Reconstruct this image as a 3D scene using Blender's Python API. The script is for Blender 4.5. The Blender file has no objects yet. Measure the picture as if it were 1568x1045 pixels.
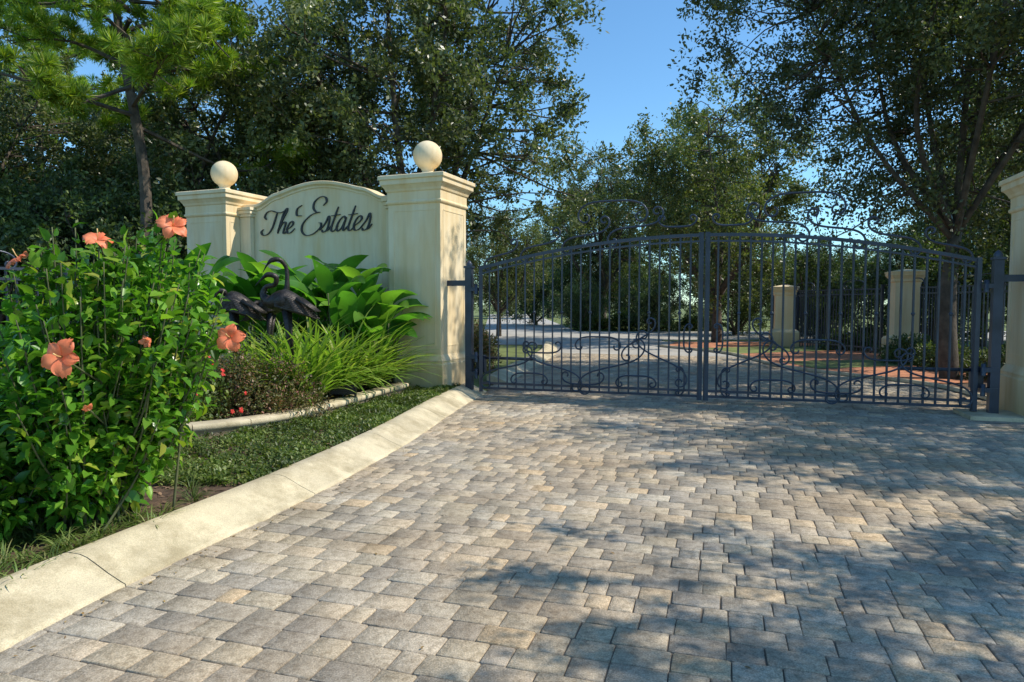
import bpy, math, random
import numpy as np
from mathutils import Vector, Matrix
random.seed(3)
rng=np.random.default_rng(7)
scene=bpy.context.scene
COL=scene.collection

# ------------------------------------------------------------------ helpers
def nrm(a):
    a=np.asarray(a,float); return a/(np.linalg.norm(a,axis=-1,keepdims=True)+1e-9)
def cr(pts,n=8):
    P=np.array(pts,float); P=np.vstack([2*P[0]-P[1],P,2*P[-1]-P[-2]]); out=[]
    for i in range(1,len(P)-2):
        for t in np.linspace(0,1,n,endpoint=False):
            p0,p1,p2,p3=P[i-1],P[i],P[i+1],P[i+2]
            out.append(.5*((2*p1)+(-p0+p2)*t+(2*p0-5*p1+4*p2-p3)*t*t+(-p0+3*p1-3*p2+p3)*t**3))
    out.append(P[-2]); return np.array(out)
def add_obj(name,me,parent=None):
    o=bpy.data.objects.new(name,me); COL.objects.link(o)
    if parent is not None: o.parent=parent
    return o
def empty(name,loc=(0,0,0)):
    o=bpy.data.objects.new(name,None); COL.objects.link(o); o.location=loc; o.empty_display_size=.2; return o
def fast_mesh(name,V,F,mat,smooth=False):
    V=np.asarray(V,np.float32); F=np.asarray(F,np.int32); k=F.shape[1]
    me=bpy.data.meshes.new(name); me.vertices.add(len(V)); me.vertices.foreach_set('co',V.ravel())
    me.loops.add(F.size); me.loops.foreach_set('vertex_index',F.ravel())
    me.polygons.add(len(F)); me.polygons.foreach_set('loop_start',np.arange(len(F),dtype=np.int32)*k)
    if smooth: me.polygons.foreach_set('use_smooth',np.ones(len(F),bool))
    me.materials.append(mat); me.update(calc_edges=True); me.validate(); return me
class MB:
    def __init__(s): s.v=[];s.f=[];s.m=[];s.sm=[]
    def add(s,V,F,m=0,smooth=False):
        b=len(s.v); s.v.extend([tuple(map(float,p)) for p in V])
        for f in F: s.f.append([int(i)+b for i in f]); s.m.append(m); s.sm.append(smooth)
    def box(s,c,size,ex=(1,0,0),ey=None,m=0):
        ex=np.array(ex,float); ez=np.array((0,0,1.)); 
        ey=np.cross(ez,ex) if ey is None else np.array(ey,float)
        c=np.array(c,float); V=[]
        for k in (-.5,.5):
            for (i,j) in ((-.5,-.5),(.5,-.5),(.5,.5),(-.5,.5)):
                V.append(c+ex*size[0]*i+ey*size[1]*j+ez*size[2]*k)
        s.add(V,[(3,2,1,0),(4,5,6,7),(0,1,5,4),(1,2,6,5),(2,3,7,6),(3,0,4,7)],m)
    def tube(s,P,R,sides=6,m=0,smooth=True,squash=None):
        P=np.array(P,float); n=len(P); R=np.full(n,R) if np.isscalar(R) else np.array(R,float)
        T=np.gradient(P,axis=0); T=nrm(T)
        a=np.array((0,0,1.)) if abs(T[0][2])<.9 else np.array((1.,0,0))
        u=nrm(np.cross(T[0],a)); V=[]
        for i in range(n):
            u=nrm(u-T[i]*np.dot(u,T[i])); w=np.cross(T[i],u)
            for k in range(sides):
                an=2*math.pi*(k+.5)/sides
                V.append(P[i]+R[i]*(math.cos(an)*u+math.sin(an)*w))
        F=[]
        for i in range(n-1):
            for k in range(sides):
                k2=(k+1)%sides
                F.append((i*sides+k,i*sides+k2,(i+1)*sides+k2,(i+1)*sides+k))
        F.append(tuple(range(sides))[::-1]); F.append(tuple((n-1)*sides+k for k in range(sides)))
        s.add(V,F,m,smooth)
    def lathe(s,prof,c,sides=24,m=0,smooth=True,ex=None):
        c=np.array(c,float); V=[];F=[]
        for (r,z) in prof:
            for k in range(sides):
                if ex is None: an=2*math.pi*k/sides; V.append(c+np.array((r*math.cos(an),r*math.sin(an),z)))
                else:
                    e=np.array(ex); nn=np.array((-e[1],e[0],0)); q=((-1,-1),(1,-1),(1,1),(-1,1))[k]
                    V.append(c+e*r*q[0]+nn*r*q[1]+np.array((0,0,z)))
        for i in range(len(prof)-1):
            for k in range(sides):
                k2=(k+1)%sides; F.append((i*sides+k,i*sides+k2,(i+1)*sides+k2,(i+1)*sides+k))
        F.append(tuple((len(prof)-1)*sides+k for k in range(sides)))
        s.add(V,F,m,smooth)
    def obj(s,name,mats,parent=None):
        me=bpy.data.meshes.new(name); me.from_pydata(s.v,[],s.f)
        for mt in (mats if isinstance(mats,(list,tuple)) else [mats]): me.materials.append(mt)
        me.polygons.foreach_set('material_index',s.m); me.polygons.foreach_set('use_smooth',s.sm)
        me.update(); return add_obj(name,me,parent)

# ------------------------------------------------------------------ materials
def newmat(name):
    m=bpy.data.materials.new(name); m.use_nodes=True; nt=m.node_tree
    return m,nt,nt.nodes,nt.links,nt.nodes['Principled BSDF']
def ramp(N,stops):
    r=N.new('ShaderNodeValToRGB'); e=r.color_ramp.elements
    while len(e)<len(stops): e.new(.5)
    for i,(p,c) in enumerate(stops): e[i].position=p; e[i].color=(*c,1)
    return r
def noise(N,L,scale,detail=4,vec=None,rough=.55):
    n=N.new('ShaderNodeTexNoise'); n.inputs['Scale'].default_value=scale; n.inputs['Detail'].default_value=detail; n.inputs['Roughness'].default_value=rough
    if vec is not None: L.new(vec,n.inputs['Vector'])
    return n
def mixc(N,L,fac,a,b,mode='MIX'):
    m=N.new('ShaderNodeMix'); m.data_type='RGBA'; m.blend_type=mode
    for s,v in ((m.inputs[0],fac),(m.inputs[6],a),(m.inputs[7],b)):
        if hasattr(v,'node'): L.new(v,s)
        elif isinstance(v,(int,float)): s.default_value=v
        else: s.default_value=(*v,1)
    return m.outputs[2]
def simple(name,col,rough=.6,metal=0,var=.25,scale=8,bump=0,bscale=60,stain=None):
    m,nt,N,L,B=newmat(name); tc=N.new('ShaderNodeTexCoord')
    n=noise(N,L,scale,5,tc.outputs['Object'])
    r=ramp(N,[(.3,tuple(c*(1-var) for c in col)),(.7,tuple(min(1,c*(1+var)) for c in col))]); L.new(n.outputs['Fac'],r.inputs[0])
    c=r.outputs[0]
    if stain:
        n4=noise(N,L,2.2,8,tc.outputs['Object'],.72); r4=ramp(N,[(.46,(0,0,0)),(.64,(.85,.85,.85))]); L.new(n4.outputs['Fac'],r4.inputs[0]); c=mixc(N,L,r4.outputs[0],c,stain)
        n5=noise(N,L,160,2,tc.outputs['Object'],.7); r5=ramp(N,[(.35,(.78,.78,.78)),(.65,(1.1,1.1,1.1))]); L.new(n5.outputs['Fac'],r5.inputs[0]); c=mixc(N,L,1,c,r5.outputs[0],'MULTIPLY')
    L.new(c,B.inputs['Base Color']); B.inputs['Roughness'].default_value=rough; B.inputs['Metallic'].default_value=metal
    if bump:
        n2=noise(N,L,bscale,4,tc.outputs['Object']); b=N.new('ShaderNodeBump'); b.inputs['Strength'].default_value=bump; b.inputs['Distance'].default_value=.01
        L.new(n2.outputs['Fac'],b.inputs['Height']); L.new(b.outputs[0],B.inputs['Normal'])
    return m
def leafmat(name,stops,trans=.35,rough=.45,nscale=.6,tcol=None,dark=.55,spec=.5,gain=1.0):
    m,nt,N,L,B=newmat(name); g=N.new('ShaderNodeNewGeometry'); r=ramp(N,[(p,tuple(min(1,x*gain) for x in c)) for p,c in stops]); L.new(g.outputs['Random Per Island'],r.inputs[0])
    tc=N.new('ShaderNodeTexCoord'); n=noise(N,L,nscale,1,tc.outputs['Object'])
    r2=ramp(N,[(.35,(dark,)*3),(.65,(1.15,)*3)]); L.new(n.outputs['Fac'],r2.inputs[0])
    c=mixc(N,L,1.0,r.outputs[0],r2.outputs[0],'MULTIPLY')
    L.new(c,B.inputs['Base Color']); B.inputs['Roughness'].default_value=rough; B.inputs['Specular IOR Level'].default_value=spec
    t=N.new('ShaderNodeBsdfTranslucent'); c2=mixc(N,L,1.0,c,tcol or (1.3,1.5,.5),'MULTIPLY'); L.new(c2,t.inputs['Color'])
    mx=N.new('ShaderNodeMixShader'); mx.inputs[0].default_value=trans
    L.new(B.outputs[0],mx.inputs[1]); L.new(t.outputs[0],mx.inputs[2]); L.new(mx.outputs[0],N['Material Output'].inputs['Surface'])
    return m

def stucco_mat():
    m,nt,N,L,B=newmat('stucco'); tc=N.new('ShaderNodeTexCoord')
    mp=N.new('ShaderNodeMapping'); mp.inputs['Scale'].default_value=(4,4,.7); L.new(tc.outputs['Object'],mp.inputs[0])
    n1=noise(N,L,1.0,5,mp.outputs[0]); r1=ramp(N,[(.42,(0,0,0)),(.72,(1,1,1))]); L.new(n1.outputs['Fac'],r1.inputs[0])
    n2=noise(N,L,1.3,5,tc.outputs['Object']); r2=ramp(N,[(.35,(.82,.66,.42)),(.7,(.88,.745,.51))]); L.new(n2.outputs['Fac'],r2.inputs[0])
    mth=N.new('ShaderNodeMath'); mth.operation='MULTIPLY'; mth.inputs[1].default_value=.75; L.new(r1.outputs[0],mth.inputs[0])
    c=mixc(N,L,mth.outputs[0],r2.outputs[0],(.76,.53,.24))
    mp2=N.new('ShaderNodeMapping'); mp2.inputs['Scale'].default_value=(14,14,.9); L.new(tc.outputs['Object'],mp2.inputs[0])
    n7=noise(N,L,1.0,4,mp2.outputs[0],.6); r7=ramp(N,[(.36,(.80,.78,.74)),(.52,(1,1,1))]); L.new(n7.outputs['Fac'],r7.inputs[0]); c=mixc(N,L,.3,c,r7.outputs[0],'MULTIPLY')
    sp=N.new('ShaderNodeSeparateXYZ'); L.new(tc.outputs['Object'],sp.inputs[0])
    rz=ramp(N,[(0,(.66,.58,.45)),(.25,(1,1,1))]); mr=N.new('ShaderNodeMapRange'); mr.inputs[1].default_value=0; mr.inputs[2].default_value=2.4
    L.new(sp.outputs[2],mr.inputs[0]); L.new(mr.outputs[0],rz.inputs[0])
    c=mixc(N,L,.8,c,rz.outputs[0],'MULTIPLY'); L.new(c,B.inputs['Base Color']); B.inputs['Roughness'].default_value=.85
    n3=noise(N,L,90,4,tc.outputs['Object']); b=N.new('ShaderNodeBump'); b.inputs['Strength'].default_value=.3; b.inputs['Distance'].default_value=.006
    L.new(n3.outputs['Fac'],b.inputs['Height']); L.new(b.outputs[0],B.inputs['Normal']); return m
STUCCO=stucco_mat()
def paver_mat():
    m,nt,N,L,B=newmat('paver'); g=N.new('ShaderNodeNewGeometry'); tc=N.new('ShaderNodeTexCoord')
    G_=1.85
    r=ramp(N,[(p,tuple(x*G_ for x in c)) for p,c in [(0,(.195,.170,.137)),(.25,(.268,.232,.182)),(.45,(.235,.206,.168)),(.65,(.305,.256,.185)),(.85,(.29,.258,.207)),(1,(.35,.262,.165))]]); L.new(g.outputs['Random Per Island'],r.inputs[0])
    n=noise(N,L,.45,4,tc.outputs['Object']); rr=ramp(N,[(.42,(0,0,0)),(.66,(1,1,1))]); L.new(n.outputs['Fac'],rr.inputs[0])
    mm=N.new('ShaderNodeMath'); mm.operation='MULTIPLY'; mm.inputs[1].default_value=.5; L.new(rr.outputs[0],mm.inputs[0])
    c=mixc(N,L,mm.outputs[0],r.outputs[0],(.56,.385,.21))
    n2=noise(N,L,1.7,6,tc.outputs['Object'],.65); r2=ramp(N,[(.3,(.62,.61,.60)),(.6,(1.05,1.05,1.05))]); L.new(n2.outputs['Fac'],r2.inputs[0]); c=mixc(N,L,1,c,r2.outputs[0],'MULTIPLY')
    n3=noise(N,L,130,3,tc.outputs['Object'],.7); r3=ramp(N,[(.3,(.55,.55,.55)),(.7,(1.32,1.32,1.32))]); L.new(n3.outputs['Fac'],r3.inputs[0]); c=mixc(N,L,1,c,r3.outputs[0],'MULTIPLY')
    n6=noise(N,L,22,5,tc.outputs['Object'],.65); r6=ramp(N,[(.35,(.72,.70,.67)),(.55,(1.05,1.05,1.05))]); L.new(n6.outputs['Fac'],r6.inputs[0]); c=mixc(N,L,1,c,r6.outputs[0],'MULTIPLY')
    L.new(c,B.inputs['Base Color']); B.inputs['Roughness'].default_value=.9; B.inputs['Specular IOR Level'].default_value=.15
    n4=noise(N,L,45,6,tc.outputs['Object'],.7); b=N.new('ShaderNodeBump'); b.inputs['Strength'].default_value=.7; b.inputs['Distance'].default_value=.012
    L.new(n4.outputs['Fac'],b.inputs['Height']); L.new(b.outputs[0],B.inputs['Normal']); return m
PAVER=paver_mat()
JOINT=simple('joint_sand',(.17,.14,.105),.95,0,.4,6,.5,80)
CONC=simple('curb_concrete',(.64,.54,.36),.85,0,.18,3,.35,70,stain=(.36,.29,.17))
CONC2=simple('road_concrete',(.42,.39,.34),.85,0,.2,1,.2,40)
IRON=simple('iron_paint',(.042,.052,.078),.36,.1,.3,4)
BLACK=simple('black_paint',(.025,.025,.028),.5)
BRONZE=simple('dark_bronze',(.045,.038,.034),.42,.55,.5,22,.6,60)
MULCH=simple('mulch',(.10,.062,.038),.95,0,.6,14,1,50)
STRAW=simple('red_straw',(.46,.19,.095),.95,0,.45,4,.8,30)
GRASSG=simple('ground_grass',(.15,.18,.05),.95,0,.45,1.3,.8,40)
BARK=simple('bark',(.095,.075,.056),.95,0,.5,6,1,25)
STEM=simple('stem',(.10,.11,.045),.8)
OAK=leafmat('oak_leaf',[(0,(.04,.055,.022)),(.4,(.068,.086,.033)),(.75,(.095,.112,.045)),(1,(.15,.15,.065))],.32,.36,.5,gain=1.8,dark=.6)
OAKR=leafmat('oak_leaf_dark',[(0,(.04,.055,.022)),(.4,(.062,.08,.03)),(.75,(.085,.10,.04)),(1,(.125,.13,.055))],.3,.36,.5,gain=1.4,dark=.6)
OAK2=leafmat('oak_leaf_light',[(0,(.06,.085,.03)),(.5,(.105,.13,.045)),(1,(.18,.18,.07))],.34,.40,.4,gain=1.45)
PINE=leafmat('pine_needle',[(0,(.13,.24,.03)),(.5,(.25,.38,.04)),(1,(.46,.50,.07))],.4,.5,.8,dark=.75)
UND=leafmat('understory_leaf',[(0,(.03,.045,.018)),(.6,(.055,.08,.025)),(1,(.10,.13,.04))],.28,.5,.5,gain=2.0)
HIB=leafmat('hibiscus_leaf',[(0,(.06,.17,.02)),(.5,(.115,.29,.03)),(.9,(.24,.43,.05)),(1,(.45,.45,.07))],.4,.26,2.2,dark=.7)
OLIVE=leafmat('olive_shrub_leaf',[(0,(.10,.12,.035)),(.5,(.17,.17,.055)),(.8,(.24,.15,.08)),(1,(.34,.13,.10))],.25,.5,3)
BLADE=leafmat('strap_leaf',[(0,(.13,.24,.03)),(.6,(.25,.38,.07)),(1,(.44,.48,.13))],.45,.35,2,dark=.8)
PADDLE=leafmat('paradise_leaf',[(0,(.06,.18,.03)),(.6,(.11,.28,.045)),(1,(.22,.40,.065))],.5,.2,2,dark=.8)
GCOV=leafmat('groundcover_leaf',[(0,(.065,.10,.022)),(.6,(.135,.20,.04)),(1,(.27,.30,.085))],.33,.45,2.5)
GRASS=leafmat('grass_blade',[(0,(.10,.17,.035)),(.6,(.18,.26,.06)),(1,(.34,.33,.13))],.35,.5,2)
PETAL=leafmat('coral_petal',[(0,(.95,.25,.11)),(1,(.98,.34,.17))],.35,.5,20,(1.1,.9,.8),.9)
REDF=leafmat('red_petal',[(0,(.7,.03,.03)),(1,(.85,.08,.06))],.3,.5,20,(1.1,.9,.8),.9)
DRY=leafmat('fallen_leaf',[(0,(.25,.13,.04)),(.6,(.38,.26,.09)),(1,(.15,.09,.04))],.1,.7,3,(1,1,1))
STAMEN=simple('stamen',(.8,.5,.2))

# ------------------------------------------------------------------ leaf geometry
def rand_dirs(n,r=rng): return nrm(r.normal(size=(n,3)))
def diamonds(P,D,Lh,wr=.45,up=.5):
    n=len(P); A=nrm(rand_dirs(n)+np.array((0,0,up))); S=nrm(np.cross(D,A)); Lh=np.asarray(Lh)[:,None]
    V=np.stack([P,P+.5*Lh*D+S*Lh*wr*.5,P+Lh*D,P+.5*Lh*D-S*Lh*wr*.5],1).reshape(-1,3)
    return V,np.arange(n*4).reshape(-1,4)
def leaves7(P,D,Lh,wr=.5,fold=.35,up=1.2,droop=.25):
    n=len(P); A=nrm(rand_dirs(n)*.7+np.array((0,0,up))); S=nrm(np.cross(D,A)); Nn=nrm(np.cross(S,D)); Lh=np.asarray(Lh)[:,None]; W=Lh*wr*.5
    b=P; m=P+.5*Lh*D; t=P+Lh*D-Nn*Lh*droop; f=Nn*W*fold
    r1=P+.25*Lh*D+S*W*.85+f; r2=P+.62*Lh*D+S*W*.8+f-Nn*Lh*droop*.35; l1=P+.25*Lh*D-S*W*.85+f; l2=P+.62*Lh*D-S*W*.8+f-Nn*Lh*droop*.35
    V=np.stack([b,m,t,r1,r2,l1,l2],1).reshape(-1,3); o=(np.arange(n)*7)[:,None]
    F=np.vstack([o+np.array([0,3,4,2,1]),o+np.array([0,1,2,6,5])])
    return V,F

# ------------------------------------------------------------------ trees
def tree_meshes(key,seed,H,R,zb,ncl,ntw,nlf,leaf,mat,trunkr=.22,lean=(0,0),cs=1.0,flat=1.0,wr=.5,lim=.62):
    r=np.random.default_rng(seed); zc=(zb+H)/2; rz=(H-zb)/2
    d=nrm(r.normal(size=(ncl,3))); rad=r.random(ncl)**(1/2.4)
    az=np.arctan2(d[:,1],d[:,0]); ph=r.random(4)*6.28
    lob=1+.16*np.sin(3*az+ph[0])+.13*np.sin(5*az+ph[1]+3*d[:,2])+.12*np.sin(4*d[:,2]*2+ph[2]+az)
    C=np.array((lean[0],lean[1],zc))+d*np.stack([R*lob,R*lob,rz*lob*flat],1)*rad[:,None]
    mb=MB(); zt=zb*.85
    tr=cr([(0,0,-.2),(.06*R*r.normal()*.3,.05*R*r.normal()*.3,zt*.5),(lean[0]*.3,lean[1]*.3,zt)],5)
    mb.tube(tr,np.linspace(trunkr*1.25,trunkr*.8,len(tr)),9)
    limbs=[]; nl=8
    for i in range(nl):
        a=2*math.pi*i/nl+r.random()*.6; k=.35+.4*r.random()
        e=np.array((lean[0]+R*k*math.cos(a),lean[1]+R*k*math.sin(a),zc+rz*(-.25+.95*r.random())))
        st=tr[-1]+np.array((0,0,-.3*r.random())); mid=(st+e)/2+np.array((r.normal()*.35,r.normal()*.35,-.1*rz+r.normal()*.2))
        pts=cr([st,mid,e],6); limbs.append(pts); mb.tube(pts,np.linspace(trunkr*lim,trunkr*.12,len(pts)),6)
    top=cr([tr[-1],np.array((lean[0]*.7+.3,lean[1]*.7,zc)),np.array((lean[0],lean[1],zc+rz*.7))],6); limbs.append(top); mb.tube(top,np.linspace(trunkr*lim*1.1,trunkr*.1,len(top)),6)
    LP=np.vstack(limbs)
    for c in C:
        dd=np.linalg.norm(LP-c,axis=1)+.6*np.maximum(0,LP[:,2]-c[2]); s=LP[np.argmin(dd)]
        mid=(s+c)/2+r.normal(size=3)*.14*np.linalg.norm(c-s)
        mb.tube(cr([s,mid,c],3),np.linspace(.034,.008,7)*trunkr/.22,4)
    cen=np.array((lean[0],lean[1],zc-.3*rz)); out=nrm(C-cen)
    Ci=np.repeat(C,ntw,0); Oi=np.repeat(out,ntw,0); nT=len(Ci)
    size=np.repeat(r.uniform(.6,1.25,ncl),ntw)*cs
    TD=nrm(Oi*.55+r.normal(size=(nT,3))*.75+np.array((0,0,.1))); TL=r.uniform(.35,1.0,nT)*size
    Tp=np.repeat(Ci,nlf,0); Td=np.repeat(TD,nlf,0); Tl=np.repeat(TL,nlf); n=len(Tp)
    t=r.random(n)**.75
    P=Tp+Td*(t*Tl)[:,None]+r.normal(size=(n,3))*.055*cs; P[:,2]-=.12*(t*Tl)**2
    D=nrm(Td*.5+r.normal(size=(n,3))*.8)
    V,F=diamonds(P,D,r.uniform(.7,1.3,n)*leaf,wr)
    fm=fast_mesh(key+'_foliage',V,F,mat)
    tm=bpy.data.meshes.new(key+'_trunk'); tm.from_pydata(mb.v,[],mb.f); tm.materials.append(BARK); tm.polygons.foreach_set('use_smooth',[True]*len(mb.f)); tm.update()
    return tm,fm
def pine_meshes(key,seed,H,R,zb):
    r=np.random.default_rng(seed); mb=MB()
    tr=cr([(0,0,-.2),(.2,0,H*.35),(-.25,.1,H*.7),(0,0,H)],8); mb.tube(tr,np.linspace(.16,.04,len(tr)),8)
    Cs=[]
    nb=30
    for i in range(nb):
        z=zb+(H-zb)*(i/nb); a=i*2.4+r.random(); ln=R*(1.05-.6*(i/nb))*r.uniform(.6,1.1)
        s=np.array((0,0,z)); e=np.array((ln*math.cos(a),ln*math.sin(a),z+.1*ln+r.normal()*.3)); mid=(s+e)/2+np.array((0,0,.2*r.normal()-.1))+r.normal(size=3)*.28
        pts=cr([s,mid,e],5); mb.tube(pts,np.linspace(.05,.014,len(pts)),5)
        for q in range(9):
            t=r.uniform(.5,1); c=pts[int(t*(len(pts)-1))]+r.normal(size=3)*np.array((.40,.40,.18)); mb.tube([pts[int(t*(len(pts)-1))],c],[.014,.008],3); Cs.append(c)
    C=np.array(Cs); k=6; T=np.repeat(C,k,0)+r.normal(size=(len(C)*k,3))*np.array((.13,.13,.05)); TD=nrm(r.normal(size=T.shape)*.6+np.array((0,0,.7)))
    m=64; P=np.repeat(T,m,0); D=nrm(np.repeat(TD,m,0)*.75+r.normal(size=P.shape)*.55)
    V,F=diamonds(P,D,r.uniform(.20,.30,len(P)),.08)
    fm=fast_mesh(key+'_foliage',V,F,PINE)
    tm=bpy.data.meshes.new(key+'_trunk'); tm.from_pydata(mb.v,[],mb.f); tm.materials.append(BARK); tm.update()
    return tm,fm
def place_tree(name,ms,loc,rot=0,s=1.0,parent=None):
    o=add_obj(name,ms[0],parent); o.location=loc; o.rotation_euler=(0,0,rot); o.scale=(s,s,s)
    f=add_obj('foliage',ms[1],o); return o
TA=tree_meshes('oakA',11,11.5,4.5,2.8,390,14,16,.125,OAK,.24)
TB=tree_meshes('oakB',23,9.5,3.7,2.3,290,14,15,.125,OAK,.20)
TC=tree_meshes('oakC',37,9.6,3.6,2.2,240,14,15,.13,OAK2,.18)
TD_=tree_meshes('oakD',41,11.3,4.3,3.4,520,16,19,.090,OAKR,.15,lim=.45)
TS=tree_meshes('oakS',77,10.5,4.0,3.8,250,13,18,.10,OAKR,.15)
TE=tree_meshes('bush_tree',53,5.2,3.0,.3,190,13,13,.13,UND,.14,cs=1.1)
PA=pine_meshes('pineA',61,11.5,4.2,5.4)

# left mass
place_tree('oak_tree',TA,(-2.7,19.5,0),.4,1.02)
place_tree('oak_tree',TB,(-7.6,20.5,0),1.4,1.05)
place_tree('oak_tree',TB,(-14.8,18.5,0),3.0,.88)
place_tree('oak_tree',TC,(-20,22,0),1.0,.95)
place_tree('oak_tree',TB,(-12,24,0),5.0,.98)
place_tree('pine_tree',PA,(-8.3,15.2,0),.6,1.0)
place_tree('pine_tree',PA,(-17,25,0),2.6,1.15)
for i,(x,y,s) in enumerate([(-16,15.5,.95),(-12.4,16.2,.9),(-9.2,16.8,.85),(-6.2,17.6,.8),(-3.4,18.5,.7),(-21,17,1),(-10.4,19.5,.95)]):
    place_tree('understory_tree',TE,(x,y,0),i*1.3,s)
# middle
place_tree('oak_tree',TC,(7.8,26,0),.3,.98)
place_tree('oak_tree',TB,(5.6,42,0),2.3,1.12)
place_tree('oak_tree',TC,(-.6,31,0),4.0,.60)
place_tree('oak_tree',TB,(10.8,37,0),.9,1.0)
# right
place_tree('oak_tree',TD_,(8.7,13.5,0),.5,1.0)
place_tree('oak_tree',TS,(11.6,7.3,0),2.5,.92)
place_tree('oak_tree',TS,(7.0,2.2,0),4.1,.62)
place_tree('oak_tree',TB,(16.5,24,0),.2,.80)
place_tree('oak_tree',TB,(21.5,26,0),1.9,.95)
place_tree('pine_tree',PA,(23.5,33,0),1.1,1.0)
place_tree('oak_tree',TC,(14.6,18,0),3.3,.78)
for i,(x,y,s) in enumerate([(13.5,22,.75),(16.5,19,.8),(12.5,28,.7),(10.5,32,.75),(15,33,.8),(20,24,.9),(13.4,15.5,.62),(4.5,44,.85),(8,46,.9),(1.6,47,.8),(3.8,38,.5),(7.5,36,.55)]):
    place_tree('understory_tree',TE,(x,y,0),i*1.7,s)
dist=empty('distant_trees')
rr=np.random.default_rng(5)
for i in range(28):
    a=-58+112*i/27+rr.normal()*1.0; dd=rr.uniform(58,80) if a>-20 else rr.uniform(34,46)
    if a<-20: ms,s=TE,1.45
    else:
        ms=[TA,TB,TC,TE][rr.integers(0,4)]; s=rr.uniform(.7,.95)
        if -3<a<28: s*=.8
        if ms is TE: s*=1.6
    x=dd*math.sin(math.radians(a)); y=dd*math.cos(math.radians(a))
    place_tree('tree_trunk',ms,(x,y,0),rr.random()*6,s,dist)

# ------------------------------------------------------------------ ground / road
def sheet(name,pts,z,mat):
    me=bpy.data.meshes.new(name); me.from_pydata([(x,y,z) for x,y in pts],[],[tuple(range(len(pts)))]); me.materials.append(mat); me.update(); return add_obj(name,me)
sheet('ground',[(-600,-600),(600,-600),(600,600),(-600,600)],-.034,GRASSG)
EG=np.array((.955,-.295,0)); EG/=np.linalg.norm(EG); NG=np.array((-EG[1],EG[0],0)); G0=np.array((-.60,11.1,0))
CY=np.array([0,2.92,3.77,5.2,6.64,7.8,9.44,11,14,20,26]); CX=np.array([-2.7,-2.19,-1.98,-1.56,-1.23,-1.02,-.78,-.5,.1,1.1,2.0])
sheet('paving_bed',[(-2.9,-3),(14,-3),(14,9),(7.3,9.6),(8.0,12),(9,19.6),(1.2,21),(-.3,11.5),(-1.2,9.0),(-2.3,4)],-.009,JOINT)
# pavers
cells=[]; b=-13.; ra=np.random.default_rng(99)
while b<9.5:
    h=.162; a=-6-ra.random()*.2
    while a<13:
        w=ra.choice([.12,.162,.20,.243],p=[.12,.3,.2,.38]); c=G0+EG*(a+w/2)+NG*(b+h/2)
        if c[1]>.4 and c[0]>np.interp(c[1],CY,CX)-.12 and (c[1]<9.3 or c[0]<7.1+.18*(c[1]-9.3)) and c[0]<11: cells.append((a,b,w,h))
        a+=w
    b+=h
cells=np.array(cells); n=len(cells); g=.0028
z0=ra.normal(size=n)*.0013
cor=np.array([(0,0),(1,0),(1,1),(0,1)],float)
jit=(ra.normal(size=(n,4))*.0018,ra.normal(size=(n,4))*.0018,ra.normal(size=(n,4))*.0008)
def ring8(inset,z,cut):
    out=[]
    for k in range(4):
        cx,cy=cor[k]; A=cells[:,0]+cx*cells[:,2]+(-inset if cx else inset)+jit[0][:,k]; Bq=cells[:,1]+cy*cells[:,3]+(-inset if cy else inset)+jit[1][:,k]
        sx=-1 if cx else 1; sy=-1 if cy else 1
        pts=[(A,Bq+sy*cut),(A+sx*cut,Bq)] if k in (0,2) else [(A+sx*cut,Bq),(A,Bq+sy*cut)]
        for a_,b_ in pts:
            P=G0+a_[:,None]*EG+b_[:,None]*NG; P[:,2]=z0+z+jit[2][:,k]; out.append(P)
    return np.stack(out,1)
V=np.concatenate([ring8(g,-.03,.006),ring8(g,-.0035,.006),ring8(g+.004,0,.006)],1).reshape(-1,3)
o=(np.arange(n)*24)[:,None]
sideF=[]
for k in range(8):
    k2=(k+1)%8; sideF.append(o+np.array([k,k2,8+k2,8+k])); sideF.append(o+np.array([8+k,8+k2,16+k2,16+k]))
sideF=np.vstack(sideF)
tq=np.vstack([o+16+np.array([0,1,2,3]),o+16+np.array([0,3,4,7]),o+16+np.array([4,5,6,7])])
add_obj('paver_driveway',fast_mesh('paver_driveway',V,np.vstack([sideF,tq]),PAVER))
sheet('far_paving',[(.9,19.2),(9,18),(10.5,24.5),(1.6,25)],-.008,CONC2)
sheet('cross_road',[(-30,27),(2,24.6),(6.5,24.3),(9,25.5),(16,27),(40,30),(40,37),(6,36),(-30,37)],-.012,CONC2)
sheet('far_lane',[(-1.5,36),(3.5,36),(3.0,90),(-3.0,90)],-.020,CONC2)
sheet('pine_straw_bed',[(6.6,15.5),(8.0,12.6),(12.5,14),(13,20),(11,26),(6.3,26.2),(5.3,23.5),(6.6,20)],.006,STRAW)
sheet('mulch_bed',[(7.3,9.0),(20,7),(20,14.5),(12.6,14.2),(7.8,12.4)],.002,MULCH)
sheet('grass_verge',[(6.6,20.0),(12.5,22.4),(11.6,24.2),(5.8,22.4)],.012,GRASSG)
sheet('grass_verge',[(6.9,15.4),(10.4,16.5),(10.2,18.0),(6.9,17.4)],.013,GRASSG)
sheet('grass_verge',[(6.0,26.6),(12,26.9),(12,28),(6,27.6)],.003,GRASSG)
inner=[(x-.36,y) for x,y in zip(CX[:8],CY[:8])]
sheet('garden_mulch',inner+[(-.9,11.6),(-1.3,15),(-14,15),(-14,0)],.085,MULCH)

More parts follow.
